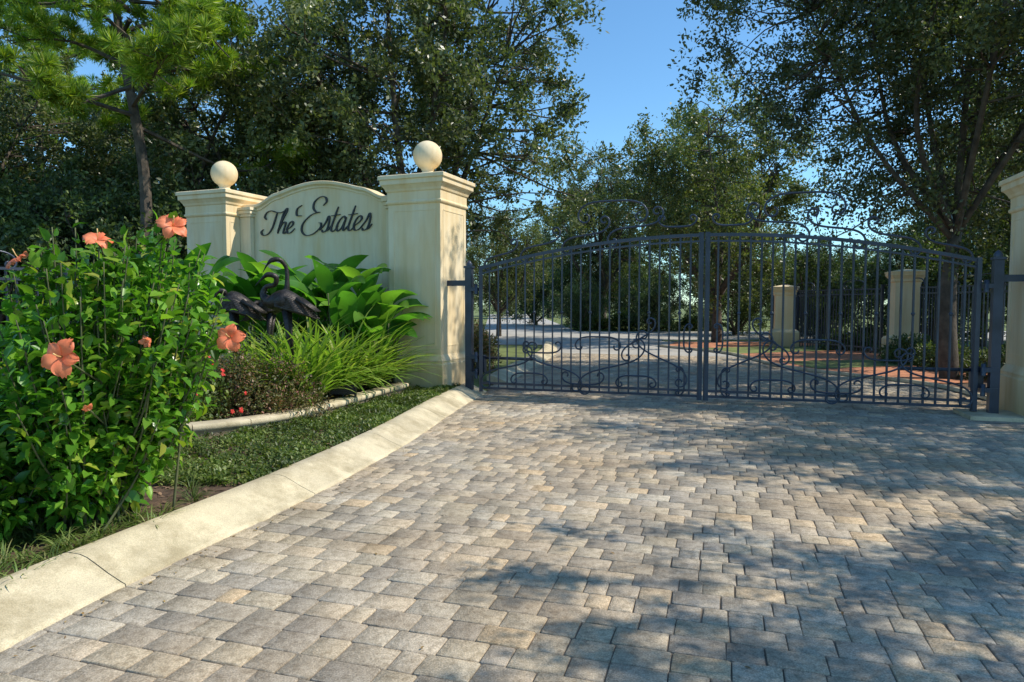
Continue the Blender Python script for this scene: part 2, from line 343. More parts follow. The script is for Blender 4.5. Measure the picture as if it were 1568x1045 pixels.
def sweep(mb,path,prof,m=0,smooth=True,cap=True):
    path=np.array(path,float); T=nrm(np.gradient(path,axis=0)); Nn=np.stack([-T[:,1],T[:,0]],1); V=[];F=[];k=len(prof)
    for i in range(len(path)):
        for d,z in prof: V.append((path[i,0]+Nn[i,0]*d,path[i,1]+Nn[i,1]*d,z))
    for i in range(len(path)-1):
        for j in range(k-1): F.append((i*k+j,i*k+j+1,(i+1)*k+j+1,(i+1)*k+j))
    mb.add(V,F,m,smooth)
    if cap: mb.add(V[:k],[tuple(range(k))],m); mb.add(V[-k:],[tuple(range(k))[::-1]],m)
def resample(path,step):
    P=np.array(path,float); d=np.r_[0,np.cumsum(np.linalg.norm(np.diff(P,axis=0),axis=1))]; s=np.arange(0,d[-1],step); return np.stack([np.interp(s,d,P[:,0]),np.interp(s,d,P[:,1])],1)
def segs(mb,path,prof,seglen,step=.1,gap=.012,m=0):
    P=resample(path,step); k=int(seglen/step); i=0
    while i<len(P)-1:
        q=P[i:i+k+1].copy()
        if len(q)<2: break
        d=nrm(q[1]-q[0]); q[0]+=d*gap/2; d=nrm(q[-1]-q[-2]); q[-1]-=d*gap/2
        sweep(mb,q,prof,m); i+=k
mb=MB(); cp=cr(list(zip(CX[:8],CY[:8]))+[(-.42,11.5)],8)
cprof=[(0,-.03),(0,.012),(.03,.022),(.12,.06),(.2,.1),(.26,.128),(.31,.14),(.40,.142),(.425,.13),(.43,.02)]
segs(mb,cp,cprof,1.9,.1,.007)
mb.obj('curb',CONC)
mb=MB(); segs(mb,cr([(-.05,12.6),(.25,14.5),(1.2,19.5),(1.6,24)],8),cprof,2.0); mb.obj('curb',CONC)
mb=MB(); segs(mb,cr([(5.2,23.5),(6.5,20),(6.5,15.6),(7.7,12.4),(7.35,9.6)],8),[(-d*.5,z*.5) for d,z in cprof][::-1],2.0); mb.obj('curb',CONC)
ED=[(-8,7.6),(-6.5,7.25),(-5.3,7.0),(-3.9,6.85),(-3.2,7.05),(-2.55,7.75),(-2.2,8.7),(-1.95,9.6),(-1.62,10.75)]
edp=cr(ED,8); mb=MB()
segs(mb,edp,[(0.02,.05),(.02,.165),(0,.17),(0,.225),(.02,.235),(.2,.24),(.22,.22),(.22,.05)],.7,.1,.008); mb.obj('bed_edging_wall',CONC)
sheet('planting_bed',[(x-.05,y+.12) for x,y in edp]+[(-1.5,13),(-8,14)],.19,MULCH)

# ------------------------------------------------------------------ pillars & sign
ES=np.array((math.cos(math.radians(-21.5)),math.sin(math.radians(-21.5)),0)); NS=np.array((-ES[1],ES[0],0)); C1=np.array((-1.147,11.0,0))
def pillar(name,c,ex,H=3.6,hw=.48,ball=True):
    e=empty(name,c); k=H-3.6; mb=MB()
    prof=[(hw+.06,-.1),(hw+.06,.50),(hw+.045,.515),(hw+.045,.545),(hw+.05,.56),(hw+.03,.60),(hw+.01,.64),(hw,.66),(hw,3.10+k),(hw+.02,3.11+k),(hw+.03,3.13+k),(hw+.03,3.15+k),(hw+.012,3.165+k),(hw+.012,3.30+k),(hw+.03,3.315+k),(hw+.04,3.35+k),(hw+.075,3.40+k),(hw+.10,3.42+k),(hw+.10,3.49+k),(hw+.125,3.50+k),(hw+.125,3.56+k),(hw+.10,3.57+k),(.2,3.62+k),(.16,3.62+k)]
    mb.lathe(prof,(0,0,0),4,ex=ex,smooth=False)
    o=mb.obj('shaft_and_cornice',STUCCO,e); bv=o.modifiers.new('b','BEVEL'); bv.width=.006; bv.segments=2; bv.limit_method='ANGLE'
    mb=MB()
    eyv=np.array((-ex[1],ex[0],0))
    for s_,ax,ay in ((1,ex,eyv),(-1,ex,eyv),(1,eyv,ex),(-1,eyv,ex)):
        hgt=2.2+k
        for q in (-1,1): mb.box(ay*s_*(hw+.001)+ax*q*(hw-.1)+np.array((0,0,.8+hgt/2)),(.02,.010,hgt),ax,ay)
        for zz in (.8,.8+hgt): mb.box(ay*s_*(hw+.001)+np.array((0,0,zz)),(2*(hw-.1)-.022,.010,.02),ax,ay)
    mb.obj('panel_moulding',STUCCO,e)
    if ball:
        mb=MB(); r=.245; zc=3.62+k+.10+r
        pr=[(.17,3.6+k),(.17,3.64+k),(.14,3.66+k),(.10,3.69+k),(.09,3.71+k),(.11,3.73+k)]
        for i in range(15):
            th=-math.pi/2+math.asin(.11/r)+(math.pi-math.asin(.11/r)-.02)*i/14; pr.append((r*math.cos(th),zc+r*math.sin(th)))
        mb.lathe(pr,(0,0,0),28); mb.obj('ball_finial',STUCCO,e)
    return e
HW=.48
p1=C1-ES*HW+NS*HW; p2=C1-ES*(4.4+HW)+NS*HW
pillar('gate_pillar',p1,ES)
pillar('gate_pillar',p2,ES)
pR=np.array((6.58,8.55,0))+EG*HW+NG*HW
pillar('gate_pillar',pR,EG,3.22,HW)
e=empty('wall_lantern',p1+NS*(HW+.16)+ES*.34+np.array((0,0,2.55))); mb=MB()
mb.lathe([(.02,-.2),(.05,-.17),(.09,.12),(.11,.13),(.03,.22),(.015,.28)],(0,0,0),6,smooth=False); mb.tube([(0,0,.26),tuple(-NS*.08+np.array((0,0,.3))),tuple(-NS*.16+np.array((0,0,.15)))],.012,6); mb.obj('lantern_body',BLACK,e)
sign=empty('estate_sign_wall'); O=C1-ES*4.4+NS*.45; LW=4.4-2*HW
def W(u,z,d): return O+ES*u+NS*d+np.array((0,0,z))
def topz(u):
    v=abs(u-LW/2); a=LW/2-.32; 
    if v>=a: return 3.33
    if v>a-.5: t=(a-v)/.5; return 3.33+.18*(t*t*(3-2*t))
    return 3.51+.16*math.cos(v/(a-.5)*math.pi/2)
us=np.linspace(0,LW,70); mb=MB(); V=[];F=[]
for u in us: V+= [W(u,-.1,0),W(u,topz(u)-.06,0),W(u,topz(u)-.06,.25),W(u,-.1,.25)]
for i in range(len(us)-1):
    for j in range(4): a=i*4+j; b_=i*4+(j+1)%4; F.append((a,a+4,b_+4,b_))
mb.add(V,F); mb.obj('wall',STUCCO,sign)
mb=MB(); V=[];F=[]; pr=[(.0,-.11),(-.02,-.105),(-.02,-.075),(-.05,-.05),(-.06,-.045),(-.06,0),(-.05,.01),(.30,.01),(.31,0),(.31,-.05),(.25,-.06)]
for u in us:
    for d,z in pr: V.append(W(u,topz(u)+z,d))
k=len(pr)
for i in range(len(us)-1):
    for j in range(k-1): F.append((i*k+j,(i+1)*k+j,(i+1)*k+j+1,i*k+j+1))
mb.add(V,F); mb.obj('coping',STUCCO,sign)
mb=MB()
for u0 in (.13,LW-.13):
    c=W(u0,0,-.06); mb.box(c+np.array((0,0,1.55)),(.24,.10,3.1),ES,NS)
    mb.box(c+np.array((0,0,3.13)),(.28,.15,.05),ES,NS); mb.box(c+np.array((0,0,3.19)),(.32,.19,.06),ES,NS); mb.box(c+np.array((0,0,3.25)),(.36,.23,.05),ES,NS)
mb.obj('end_pilasters',STUCCO,sign)
def letter(mb,strokes,x0,y0,sc=1.0,shear=.28,wmin=.009,wmax=.036):
    for st in strokes:
        P=cr([(x*sc,y*sc) for x,y in st],9); P[:,0]+=shear*P[:,1]; T=nrm(np.gradient(P,axis=0)); an=np.arctan2(T[:,1],T[:,0])
        w=wmin+(wmax-wmin)*np.abs(np.sin(an-math.radians(15)))**1.5; tt=np.linspace(0,1,len(P)); w*=np.clip(np.minimum(tt,1-tt)*7+.4,0,1)
        Nn=np.stack([-T[:,1],T[:,0]],1); Lf=P+Nn*w[:,None]/2; Rt=P-Nn*w[:,None]/2; V=[];F=[]
        for i in range(len(P)):
            for q in (Lf[i],Rt[i]): V.append(W(x0+q[0],y0+q[1],-.028))
            for q in (Lf[i],Rt[i]): V.append(W(x0+q[0],y0+q[1],-.002))
        for i in range(len(P)-1):
            a=i*4; F+=[(a,a+1,a+5,a+4),(a+1,a+3,a+7,a+5),(a+2,a,a+4,a+6)]
        F+=[(0,2,3,1),(len(P)*4-4,len(P)*4-3,len(P)*4-1,len(P)*4-2)]
        mb.add(V,F)
Lt={'T':[[(-.06,.27),(-.11,.33),(-.07,.41),(.03,.43),(.14,.40),(.26,.39),(.36,.43)],[(.17,.395),(.15,.25),(.12,.1),(.05,.0),(-.06,-.02),(-.12,.04),(-.08,.09)]],
'h':[[(0,.0),(.02,.2),(.05,.38),(.10,.46),(.11,.40),(.05,.24),(.01,.1),(0,0)],[(0,.02),(.04,.14),(.10,.21),(.14,.18),(.13,.08),(.13,.01),(.17,.0),(.22,.07)]],
'e':[[(-.02,.06),(.06,.10),(.11,.16),(.08,.21),(.03,.18),(-.005,.08),(.03,.0),(.10,.01),(.17,.08)]],
'E':[[(.30,.41),(.35,.47),(.31,.54),(.21,.55),(.12,.48),(.12,.38),(.20,.31),(.27,.31)],[(.25,.315),(.10,.27),(-.02,.15),(-.02,.03),(.08,-.05),(.22,-.03),(.33,.06),(.33,.13),(.28,.14)],[(-.12,.44),(-.2,.38),(-.18,.28),(-.08,.27)]],
's':[[(-.04,.02),(.04,.13),(.08,.24),(.11,.14),(.09,.02),(.03,-.01),(.0,.03)],[(.09,.0),(.12,.02),(.16,.08)]],
't':[[(.09,.37),(.06,.2),(.04,.05),(.07,-.005),(.12,.02),(.16,.08)],[(-.01,.235),(.08,.24),(.16,.25)]],
'a':[[(.12,.17),(.08,.215),(.02,.16),(-.01,.06),(.03,-.005),(.09,.06),(.13,.2)],[(.13,.2),(.11,.06),(.13,0),(.19,.07)]]}
mb=MB()
for ch,x_,s_ in (('T',.53,.98),('h',.80,.98),('e',1.00,1.0),('E',1.36,1.12),('s',1.78,1.12),('t',1.93,1.15),('a',2.10,1.17),('t',2.29,1.15),('e',2.45,1.17),('s',2.63,1.17)):
    letter(mb,Lt[ch],x_,2.78,s_)
mb.obj('lettering',BLACK,sign)

# ------------------------------------------------------------------ gate
GL=7.15
def Gp(u,z,d=0): return G0+EG*u+NG*d+np.array((0,0,z))
def gz(u): return 2.03+.46*(1-(1-2*u/GL)**2)
def scroll(kind,size,rot,flip=1,turn=6.6,q=3.2,n=64):
    t=np.linspace(-1,1,n); th=turn*np.abs(t)**q
    if kind=='C': th=th*np.sign(t)
    x=np.cumsum(np.cos(th)); y=np.cumsum(np.sin(th)); x-=x.mean(); y-=(y.max()+y.min())/2
    s=size/(x.max()-x.min()); x*=s; y*=s*flip; c,s2=math.cos(rot),math.sin(rot)
    return x*c-y*s2, x*s2+y*c
def bar(mb,p,q,w): 
    mb.tube([p,q],[w*.707,w*.707],4,smooth=False)
def leaf_gate(name,u0,u1,mir):
    par=empty(name); mb=MB(); zb=.12
    for u,w in ((u0,.06),(u1,.06)): bar(mb,Gp(u,.06),Gp(u,gz(u)+.04),w)
    for z in (zb,.20): bar(mb,Gp(u0,z),Gp(u1,z),.035)
    uu=np.linspace(u0,u1,24)
    for dz,w in ((0,.045),(-.09,.025)): mb.tube([Gp(u,gz(u)+dz) for u in uu],w*.75,4,smooth=False)
    mb.obj('frame',IRON,par)
    mb=MB(); nb=23
    for i in range(1,nb):
        u=u0+(u1-u0)*i/nb; 
        bar(mb,Gp(u,.12),Gp(u,gz(u)),.023)
        if i%3==0: mb.lathe([(.008,-.03),(.026,-.012),(.026,.012),(.008,.03)],Gp(u,1.35),8)
    mb.obj('pickets',IRON,par)
    mb=MB()
    def S(kind,uc,zc,size,rot,flip,r=.0135,turn=6.6,q=3.2):
        X,Y=scroll(kind,size,rot*mir,flip*mir if kind=='S' else flip,turn,q)
        mb.tube([Gp(uc+a,zc+b,-.030) for a,b in zip(X,Y)],r,5)
    w=u1-u0
    def U(f): return u0+w*f if mir>0 else u1-w*f
    S('S',U(.13),.47,.95,math.radians(12),1); S('S',U(.36),.50,1.0,math.radians(-14),-1); S('S',U(.62),.52,1.15,math.radians(14),1); S('S',U(.84),.66,.95,math.radians(-24),-1,turn=7.2)
    S('C',U(.24),.30,.60,0,-1); S('C',U(.49),.33,.66,math.pi,-1,turn=5.5); S('C',U(.73),.31,.6,0,-1); S('C',U(.92),.34,.42,math.pi/2,1)
    S('C',U(.30),.80,.62,math.pi,-1,turn=5); S('C',U(.56),.88,.7,0,-1,turn=5.2); S('C',U(.95),.98,.42,math.pi/2,-1)
    S('S',U(.74),.95,.7,math.radians(30),1)
    for f,sz,h in ((.10,.62,.13),(.29,.7,.14),(.50,.78,.16),(.72,.85,.19)):
        u=U(f); sl=(gz(u+.05)-gz(u-.05))/.1; X,Y=scroll('S',sz,math.atan(sl),mir,6.9,3.0)
        mb.tube([Gp(u+a,gz(u)+h+b) for a,b in zip(X,Y)],.016,5)
    u=U(.62); X,Y=scroll('C',1.05,0,-1,6.4,3.0); mb.tube([Gp(u+a,gz(u)+.46+b) for a,b in zip(X,Y)],.016,5)
    u=U(.90); X,Y=scroll('C',.55,0,1,6.4,3.0); mb.tube([Gp(u+a,gz(u)+.22+b) for a,b in zip(X,Y)],.015,5)
    mb.obj('scrollwork',IRON,par)
    return par
leaf_gate('wrought_iron_gate',.10,3.53,1); leaf_gate('wrought_iron_gate',3.62,7.05,-1)
for u,s_ in ((-.10,1),(7.27,-1)):
    e=empty('gate_post'); mb=MB(); c=Gp(u,0)
    mb.box(c+np.array((0,0,1.03)),(.11,.11,2.06),EG,NG); mb.box(c+np.array((0,0,2.08)),(.14,.14,.035),EG,NG); mb.lathe([(.05,2.09),(.055,2.13),(.03,2.17),(.005,2.19)],c,12)
    mb.box(c+np.array((0,0,.012)),(.26,.26,.03),EG,NG)
    for z in (.35,.62,1.72): mb.box(c+EG*s_*.06+np.array((0,0,z)),(.20,.13,.06),EG,NG); mb.lathe([(.03,-.08),(.03,.08)],c+EG*s_*.13+NG*-.04+np.array((0,0,z)),10)
    mb.box(c-EG*s_*.22+NG*-.02+np.array((0,0,1.82)),(.5,.03,.09),EG,NG)
    mb.box(c+EG*s_*.16+NG*.13+np.array((0,0,.5)),(.14,.12,.28),EG,NG)
    mb.tube([c+EG*s_*.2+NG*.13+np.array((0,0,.6)),c+EG*s_*1.1+NG*.07+np.array((0,0,.6))],.025,8)
    mb.obj('post_and_hinges',IRON,e)
mb=MB(); mb.box(Gp(7.35,.02,-.05),(.9,.7,.06),EG,NG); mb.obj('post_footing',CONC)

def fence(name,pts,h=1.75,sp=.13,curl=True):
    par=empty(name); mb=MB()
    for (x0,y0),(x1,y1) in zip(pts[:-1],pts[1:]):
        a=np.array((x0,y0,0.));b=np.array((x1,y1,0.));Ln=np.linalg.norm(b-a);e=(b-a)/Ln
        for z in (.2,h-.15,h): bar(mb,a+np.array((0,0,z)),b+np.array((0,0,z)),.04)
        for i in range(int(Ln/sp)+1): p=a+e*i*sp; bar(mb,p+np.array((0,0,.05)),p+np.array((0,0,h)),.025)
        for i in range(int(Ln/2.2)+1):
            p=a+e*i*2.2; bar(mb,p,p+np.array((0,0,h+.12)),.07)
            if curl:
                X,Y=scroll('C',.9,0,-1); mb.tube([p+e*(1.1+q)+np.array((0,0,h+.13+w)) for q,w in zip(X,Y)],.016,4)
    mb.obj('panels',IRON,par)
fence('iron_fence',[(-6.2,12.6),(-6.9,10.6),(-8.2,8.9),(-11,7.4)],2.0)
fence('iron_fence',[(8.0,8.6),(10.6,12),(10.7,15),(10.75,18.0)],1.9)
fence('iron_fence',[(10.5,19.4),(9.6,22.9)],1.9)
fence('iron_fence',[(9.2,24.2),(14,29)],1.9)
def small_pillar(c,ex,H):
    e=empty('fence_pillar',c); mb=MB(); mb.lathe([(.46,0),(.46,.5),(.42,.56),(.31,.6),(.31,H-.3),(.35,H-.27),(.35,H-.2),(.42,H-.1),(.42,H-.03),(.44,H-.03),(.44,H),(.1,H+.06)],(0,0,0),4,ex=ex,smooth=False); mb.obj('column',STUCCO,e)
small_pillar((10.75,18.7,0),EG,2.35); small_pillar((9.4,23.6,0),EG,2.05)

# ------------------------------------------------------------------ plants
def leafy(name,mat,P,D,L_,parent=None,wr=.5,**k):
    V,F=leaves7(P,D,L_,wr,**k); return add_obj(name,fast_mesh(name,V,F,mat,False),parent)
def hibiscus(name,base,cen,R3,nst,seed,leaf=.095,lp=34,spread=.74,lean=0.):
    par=empty(name); r=np.random.default_rng(seed); mb=MB(); Ps=[];Ds=[]
    base=np.array(base,float); cen=np.array(cen,float); R3=np.array(R3,float)
    for i in range(nst):
        d=nrm(r.normal(size=3)+np.array((0,0,.05))); e=cen+d*R3*r.uniform(.62,1.10); e[0]+=lean*(e[2]-cen[2])
        s=base+r.normal(size=3)*np.array((.13,.13,0)); mid=s*.45+e*.55+np.array(((e-s)[0]*.12,(e-s)[1]*.12,-.04))
        pts=cr([s,mid,e],9); mb.tube(pts,np.linspace(.010,.0035,len(pts)),4)
        m=lp; t=1-spread*r.random(m)**1.3; idx=(t*(len(pts)-1)).astype(int); td=nrm(pts[np.minimum(idx+1,len(pts)-1)]-pts[np.maximum(idx-1,0)])
        P=pts[idx]+r.normal(size=(m,3))*.03; dd=nrm(td*.45+nrm(r.normal(size=(m,3)))*.9+np.array((0,0,-.05))); Ps.append(P+dd*.03);Ds.append(dd)
    P=np.vstack(Ps);D=np.vstack(Ds); mb.obj('stems',STEM,par)
    leafy('foliage',HIB,P,D,r.uniform(.55,1.2,len(P))*leaf,par,wr=.62); return par
hb=hibiscus('hibiscus_shrub',(-2.75,4.4,.08),(-2.66,4.4,1.12),(.64,.75,.95),240,1,.094,46,.74,.24)
hibiscus('hibiscus_shrub',(-4.3,5.4,.08),(-4.3,5.4,.62),(.95,.8,.5),110,2)
hibiscus('hibiscus_shrub',(-3.4,4.1,.08),(-3.4,4.1,.62),(.65,.7,.56),130,4,.095,38)
def flower(par,c,R=.1,face=(.3,-1,.25),mat=PETAL,nm='flower'):
    c=np.array(c,float); f=nrm(np.array(face,float)); a=nrm(np.cross(f,(0,0,1))); b=np.cross(a,f); mb=MB(); rot=random.random()
    for k in range(5):
        an=2*math.pi*k/5+rot; V=[];F=[];nu,nv=7,7; dr=a*math.cos(an)+b*math.sin(an); sd=-a*math.sin(an)+b*math.cos(an); sz=random.uniform(.85,1.1); bend=random.uniform(.15,.6)
        for i in range(nu):
            t=i/(nu-1); wd=R*.44*math.sin(math.pi*(.07+.80*t**1.2))**.8*sz
            for j in range(nv):
                q=j/(nv-1)*2-1; ruff=.12*R*math.sin(q*8+k*2)*t*t
                V.append(c+dr*(R*sz*(.06+t*(1-.16*q*q-.05*math.cos(q*9)*t)))+sd*q*wd+f*(R*(.38*math.sin(t*2.0)-bend*t*t)+ruff+.06*R*q)) 
        for i in range(nu-1):
            for j in range(nv-1): F.append((i*nv+j,i*nv+j+1,(i+1)*nv+j+1,(i+1)*nv+j))
        mb.add(V,F,0,True)
    mb.tube([c,c+f*R*.5+b*R*.05,c+f*R*.95+b*R*.15],[R*.05,R*.03,R*.05],6,1)
    mb.obj(nm,[mat,STAMEN],par)
for c,R,fc in (((-2.12,4.30,1.98),.093,(.5,-.8,.5)),((-2.40,3.98,1.86),.075,(.3,-.5,.9)),((-2.80,3.9,1.745),.07,(-.5,-.3,.8)),((-2.33,3.52,1.22),.095,(.2,-1,.1)),((-1.80,4.35,1.28),.086,(.1,-1,.15)),((-2.15,4.0,1.27),.036,(.9,-.4,.1)),((-2.35,3.75,.92),.03,(.6,-.4,-.5))):
    flower(hb,c,R,fc)
    c=np.array(c); mb=MB(); tgt=np.array((-2.5,4.4,c[2]-.3)); mb.tube(cr([c,(c+tgt)/2+np.array((0,0,-.02)),tgt],5),.005,4); mb.obj('flower_stem',STEM,hb)
r=np.random.default_rng(71); Ps=[];Ds=[]
for c in ((-2.12,4.30,1.98),(-2.40,3.98,1.86),(-2.80,3.9,1.745),(-1.80,4.35,1.28)):
    c=np.array(c); tgt=np.array((-2.5,4.4,c[2]-.35)); t=r.uniform(.12,1,34)[:,None]; Ps.append(c*(1-t)+tgt*t+r.normal(size=(34,3))*.035); Ds.append(nrm(r.normal(size=(34,3))))
leafy('sprig_leaves',HIB,np.vstack(Ps),np.vstack(Ds),r.uniform(.05,.1,34*4),hb,wr=.62)

def mound(name,mat,c,R3,n,leaf,seed,wr=.55,lumps=26):
    r=np.random.default_rng(seed); par=empty(name); c=np.array(c,float); R3=np.array(R3,float)
    d=nrm(r.normal(size=(lumps,3))); d[:,2]=np.abs(d[:,2]); Cc=c+d*R3*r.uniform(.55,.95,(lumps,1))
    i=r.integers(0,lumps,n); q=nrm(r.normal(size=(n,3))); P=Cc[i]+q*r.uniform(.4,1,(n,1))*R3*.34; D=nrm(q+r.normal(size=(n,3))*.5+np.array((0,0,.4)))
    V,F=leaves7(P,D,r.uniform(.6,1.2,n)*leaf,wr); add_obj('foliage',fast_mesh(name,V,F,mat),par)
    mb=MB()
    for k in range(lumps): mb.tube([c,(c+Cc[k])/2+r.normal(size=3)*.03,Cc[k]],[.012,.008,.004],4)
    mb.obj('stems',STEM,par); return par
mound('barberry_shrub',OLIVE,(-3.1,8.15,.2),(.75,.55,.75),11000,.045,3)
mound('barberry_shrub',OLIVE,(-4.3,8.4,.2),(.8,.6,.65),7000,.045,5)
rf=mound('red_flower_shrub',GCOV,(-3.7,7.6,.2),(.5,.45,.6),4000,.05,6)
r=np.random.default_rng(8)
for k in range(34):
    d=nrm(r.normal(size=3)); d=np.array((d[0],-abs(d[1]),abs(d[2]))); flower(rf,np.array((-3.65,7.6,.3))+d*np.array((.7,.5,.65)),.028,d,REDF)
mound('ixora_hedge',OLIVE,(-.75,15.5,.0),(.55,1.2,.95),7000,.06,9)
mound('ixora_hedge',OLIVE,(-1.2,18.5,.0),(.8,1.6,.95),6000,.07,10)
for i,(x,y) in enumerate(((6.2,38),(8.2,38.5),(10.2,38),(4.2,38.5))): mound('clipped_shrub',GCOV,(x,y,0),(1.1,.8,1.0),3500,.13,20+i)
for i,(x,y) in enumerate(((9.6,13.2),(9.8,15.3),(9.9,17),(11.5,20.5),(10.6,21.8),(12.5,24),(9.0,11.2))): mound('bed_shrub',UND,(x,y,0),(.7,.8,.7),3500,.08,30+i)

def ribbon(Vs,Fs,pts,wid,fold,side):
    b=len(Vs); n=len(pts)
    for i in range(n):
        T=nrm(pts[min(i+1,n-1)]-pts[max(i-1,0)]); S=nrm(np.cross(T,np.array((0,0,1))) if side is None else side-T*np.dot(side,T)); Nn=np.cross(S,T)
        if Nn[2]<0: Nn=-Nn
        Vs+= [pts[i]-S*wid[i]+Nn*fold*wid[i],pts[i],pts[i]+S*wid[i]+Nn*fold*wid[i]]
    for i in range(n-1):
        a=b+i*3; Fs+=[(a,a+1,a+4,a+3),(a+1,a+2,a+5,a+4)]
def strap_clump(name,centres,nb,L0,mat,wd=.016,seed=1,stiff=1.0):
    r=np.random.default_rng(seed); par=empty(name); V=[];F=[]
    for c in centres:
        c=np.array(c,float)
        for k in range(nb):
            a=r.random()*6.28; L_=L0*r.uniform(.55,1.15); h=np.array((math.cos(a),math.sin(a),0)); el=r.uniform(.6,1.5); p=c+h*.05*r.random(); pts=[p]
            for q in range(7):
                p=p+(h*math.cos(el)+np.array((0,0,math.sin(el))))*L_/7; el-=r.uniform(.08,.32)/stiff; pts.append(p)
            w=wd*np.array([.7,.95,1,1,.9,.75,.5,.05]); ribbon(V,F,np.array(pts),w,.25,None)
    add_obj('blades',fast_mesh(name,np.array(V),np.array(F),mat,True),par)
r=np.random.default_rng(12)
cl=[(x,y,.2) for (x,y) in [(-3.0,9.2),(-2.75,9.5),(-2.6,9.0),(-2.55,9.9),(-2.4,9.6),(-2.35,10.2),(-2.15,10.3),(-2.8,8.8),(-3.3,9.4),(-2.1,10.7),(-2.4,10.6),(-2.9,9.9),(-3.4,8.9)]]
strap_clump('agapanthus_plant',cl,85,1.3,BLADE,.021,3,1.3)
strap_clump('grass_tuft',[(x,y,.08) for x,y in zip(np.r_[r.uniform(-3.05,-2.45,40),r.uniform(-2.5,-2.25,14)],np.r_[r.uniform(3.2,4.1,40),r.uniform(4.1,5.6,14)])],26,.17,GRASS,.0035,5)
# bird of paradise
par=empty('bird_of_paradise_plant'); r=np.random.default_rng(31); V=[];F=[]; mb=MB()
def paddle(base,tip_dir,Ls,Lb,wd,sidev,steep=.9):
    base=np.array(base,float); td=np.array(tip_dir,float); k0=base+np.array((td[0]*.22,td[1]*.22,1))*Ls*.97; td=nrm(td)
    mb.tube(cr([base,base*.5+k0*.5+np.array((0,0,.03)),k0],5),np.linspace(.02,.01,11),5)
    pts=[k0]; d=nrm(td+np.array((0,0,steep))); bd=r.uniform(.05,.16)
    for q in range(9): pts.append(pts[-1]+d*Lb/9); d=nrm(d+td*.06+np.array((0,0,-bd)))
    w=wd*np.array([.25,.7,.95,1.05,1.05,1,.88,.7,.42,.04])
    ribbon(V,F,np.array(pts),w,r.uniform(.15,.55),sidev)
for k in range(120):
    s=r.uniform(.8,3.6); c=C1-ES*s+NS*r.uniform(-1.0,-.05); c[2]=.2
    a=r.random()*6.28; out=np.array((math.cos(a),math.sin(a),0))+np.array((.15,-.3,0))
    if out[1]>.3: out[1]*=.3
    paddle(c,out*r.uniform(.4,1.1),r.uniform(.7,1.6 if s>1.2 else 1.2),r.uniform(.7,.95),r.uniform(.12,.18),nrm(np.cross(nrm(out),(0,0,1))+r.normal(size=3)*.35),r.uniform(.7,2.6))
for k in range(16):
    c=C1-ES*r.uniform(.75,1.3)+NS*r.uniform(-.8,-.3); c[2]=.2; a=r.uniform(-2.2,.6); out=np.array((math.cos(a),math.sin(a),0)); paddle(c,out*.7,r.uniform(.6,1.2),.75,.145,nrm(np.cross(out,(0,0,1))+r.normal(size=3)*.4),r.uniform(.6,2))
for k in range(24):
    c=np.array((-4.75+r.normal()*.3,9.8+r.normal()*.3,.2)); a=r.uniform(-3.1,0); out=np.array((math.cos(a),math.sin(a),0)); paddle(c,out*.6,r.uniform(.8,1.6),.8,.14,nrm(np.cross(out,(0,0,1))+r.normal(size=3)*.4),r.uniform(.8,2.5))
mb.obj('stalks',STEM,par); add_obj('leaves',fast_mesh('paradise',np.array(V),np.array(F),PADDLE,True),par)

# groundcover strip
r=np.random.default_rng(44); n=60000; Y=r.uniform(5.2,11.3,n); ex_=np.interp(Y,[4.9,5.8,6.8,7.05,7.75,8.7,9.6,10.75,11.3],[-2.6,-3.1,-3.5,-3.1,-2.55,-2.2,-1.95,-1.62,-1.5])+.02; cx_=np.interp(Y,CY,CX)-.40
t=r.random(n); X=ex_+(cx_-ex_)*t; lump=.5+.5*np.sin(X*9+2*np.sin(Y*5))*np.sin(Y*8+X*3); keep=(r.random(n)<.2+.7*lump)
P=np.stack([X,Y,.085+r.random(n)*(.03+.07*lump)],1)[keep]; D=nrm(r.normal(size=P.shape)+np.array((0,0,.5)))
V_,F_=leaves7(P,D,r.uniform(.02,.045,len(P)),.6); add_obj('groundcover',fast_mesh('groundcover',V_,F_,GCOV))
n=9000; P=np.stack([r.uniform(-5.5,-1.4,n),r.uniform(2.8,10.8,n),np.full(n,.09)],1); keep=P[:,0]<np.interp(P[:,1],CY,CX)-.45; P=P[keep]
inbed=(P[:,0]<np.interp(P[:,1],[6.8,7.05,7.75,8.7,9.6,10.75],[-9,-3.3,-2.7,-2.4,-2.2,-1.85]))&(P[:,1]>7.2); P[inbed,2]=.2
D=nrm(r.normal(size=P.shape)*np.array((1,1,.25))); V_,F_=diamonds(P,D,r.uniform(.02,.07,len(P)),.4,3); add_obj('bark_chips',fast_mesh('bark_chips',V_,F_,leafmat('chip',[(0,(.06,.035,.022)),(.6,(.15,.09,.055)),(1,(.32,.2,.12))],.02,.8,3)))
n=260; P=np.stack([r.uniform(-2.3,7,n),r.uniform(2.2,11,n),np.full(n,.006)],1); P=P[P[:,0]>np.interp(P[:,1],CY,CX)+.02]; near=r.random(len(P))<.5; P[near,0]=np.interp(P[near,1],CY,CX)+.03+np.abs(r.normal(size=near.sum()))*.12
D=nrm(r.normal(size=P.shape)*np.array((1,1,.1))); V_,F_=leaves7(P,D,r.uniform(.015,.035,len(P)),.45,up=6,droop=.05); add_obj('fallen_leaves',fast_mesh('fallen_leaves',V_,F_,DRY))

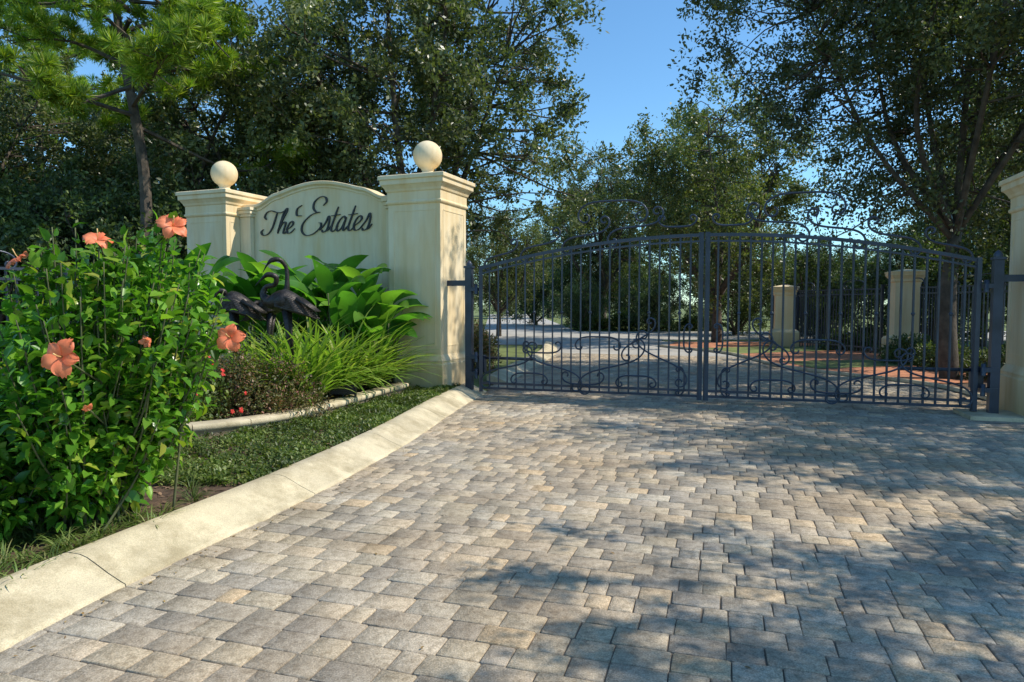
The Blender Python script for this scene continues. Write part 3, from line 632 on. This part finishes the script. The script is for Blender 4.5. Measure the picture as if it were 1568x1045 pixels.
# ------------------------------------------------------------------ crane statues
def px(u,v,Yd):
    return np.array(((u-784)/1045*Yd,Yd,1.5+(464-v)/1045*Yd))
def crane(name,pts,rad,wingc,dirx):
    par=empty(name); mb=MB(); P=cr(pts,6); R=np.interp(np.linspace(0,1,len(P)),np.linspace(0,1,len(rad)),rad); mb.tube(P,R,12); mb.obj('body_neck_head',BRONZE,par)
    mb=MB(); wingc=np.array(wingc,float)
    for s_ in (-1,1):
        for q in range(7):
            st=wingc+np.array((-dirx*.12,s_*.105,.06-.02*q)); e=st+np.array((dirx*(.34+.03*q),-s_*.04,-.10-.012*q)); mb.tube([st,(st+e)/2+np.array((0,s_*.03,.02)),e],[.02,.032,.008],6)
    for q in range(5): mb.tube([wingc+np.array((dirx*.15,.05*(q-2),.03)),wingc+np.array((dirx*.40,.055*(q-2),-.14))],[.03,.008],5)
    mb.obj('wing_feathers',BRONZE,par); mb=MB()
    for s_ in (-.06,.06):
        h=wingc+np.array((0,s_,-.12)); kn=np.array((wingc[0]+dirx*.05,wingc[1]+s_,.75)); ft=np.array((wingc[0]-dirx*.02,wingc[1]+s_,.2)); mb.tube([h,(h+kn)/2,kn],[.05,.022,.018],7); mb.tube([kn,ft],[.017,.015],6)
        for a in (-.5,0,.5,3.1): mb.tube([ft,ft+np.array((-dirx*.12*math.cos(a),.12*math.sin(a),0))],[.014,.006],5)
    mb.obj('legs',BRONZE,par)
Y0=8.75
crane('crane_statue',[px(392,438,Y0-.1),px(402,428,Y0-.1),px(412,421,Y0-.1),px(424,425,Y0-.08),px(422,436,Y0-.05),px(409,440,Y0),px(404,452,Y0),px(414,462,Y0),px(436,461,Y0),px(456,468,Y0),px(470,480,Y0)],[.004,.014,.034,.034,.03,.032,.042,.085,.155,.11,.02],px(440,461,Y0),1)
Y1=9.35
crane('crane_statue',[px(404,418,Y1-.1),px(411,406,Y1-.1),px(419,399,Y1-.08),px(431,399,Y1-.05),px(440,411,Y1),px(441,430,Y1),px(438,448,Y1),px(420,466,Y1),px(400,474,Y1),px(380,486,Y1)],[.004,.013,.034,.03,.027,.03,.045,.14,.12,.02],px(416,466,Y1),-1)
Y2=8.9
crane('crane_statue',[px(322,470,Y2-.1),px(330,455,Y2-.1),px(336,446,Y2-.08),px(345,447,Y2-.05),px(346,456,Y2),px(341,463,Y2),px(345,470,Y2),px(358,462,Y2),px(374,468,Y2),px(388,480,Y2)],[.004,.013,.034,.03,.027,.03,.06,.14,.11,.02],px(358,464,Y2),1)
e=empty('garden_floodlight',(-2.28,9.15,.2)); mb=MB(); mb.box((0,0,.14),(.30,.10,.10)); mb.box((0,-.055,.14),(.33,.02,.13)); mb.box((-.17,0,.09),(.02,.06,.15)); mb.box((.17,0,.09),(.02,.06,.15)); mb.box((0,0,.012),(.12,.12,.03)); mb.tube([(0,0,0),(0,0,.1)],.02,8); mb.obj('housing',BLACK,e)

# ------------------------------------------------------------------ camera, light, world
cam=bpy.data.cameras.new('camera'); co=add_obj('camera',cam); cam.lens=24; cam.sensor_width=36; cam.clip_end=2000; cam.clip_start=.05
co.location=(0,0,1.5); co.rotation_euler=(math.radians(90-3.2),0,0); scene.camera=co
el=math.radians(48); az=math.radians(94)
S_=Vector((math.sin(az)*math.cos(el),math.cos(az)*math.cos(el),math.sin(el)))
sl=bpy.data.lights.new('sun','SUN'); so=add_obj('sun',sl); sl.energy=5.0; sl.angle=math.radians(.5); sl.color=(1,.94,.82); so.rotation_euler=S_.to_track_quat('Z','Y').to_euler()
w=bpy.data.worlds.new('World'); scene.world=w; w.use_nodes=True; nt=w.node_tree; bg=nt.nodes['Background']
sk=nt.nodes.new('ShaderNodeTexSky'); sk.sky_type='NISHITA'; sk.sun_disc=False; sk.sun_elevation=el; sk.sun_rotation=az; sk.air_density=1.0; sk.dust_density=.1; sk.ozone_density=1.0
c=mixc(nt.nodes,nt.links,1.0,sk.outputs[0],(.84,1.25,1.46),'MULTIPLY')
nt.links.new(c,bg.inputs[0]); bg.inputs[1].default_value=.14
scene.view_settings.view_transform='Standard'; scene.view_settings.look='None'; scene.view_settings.exposure=0
print('objects',len(bpy.data.objects))
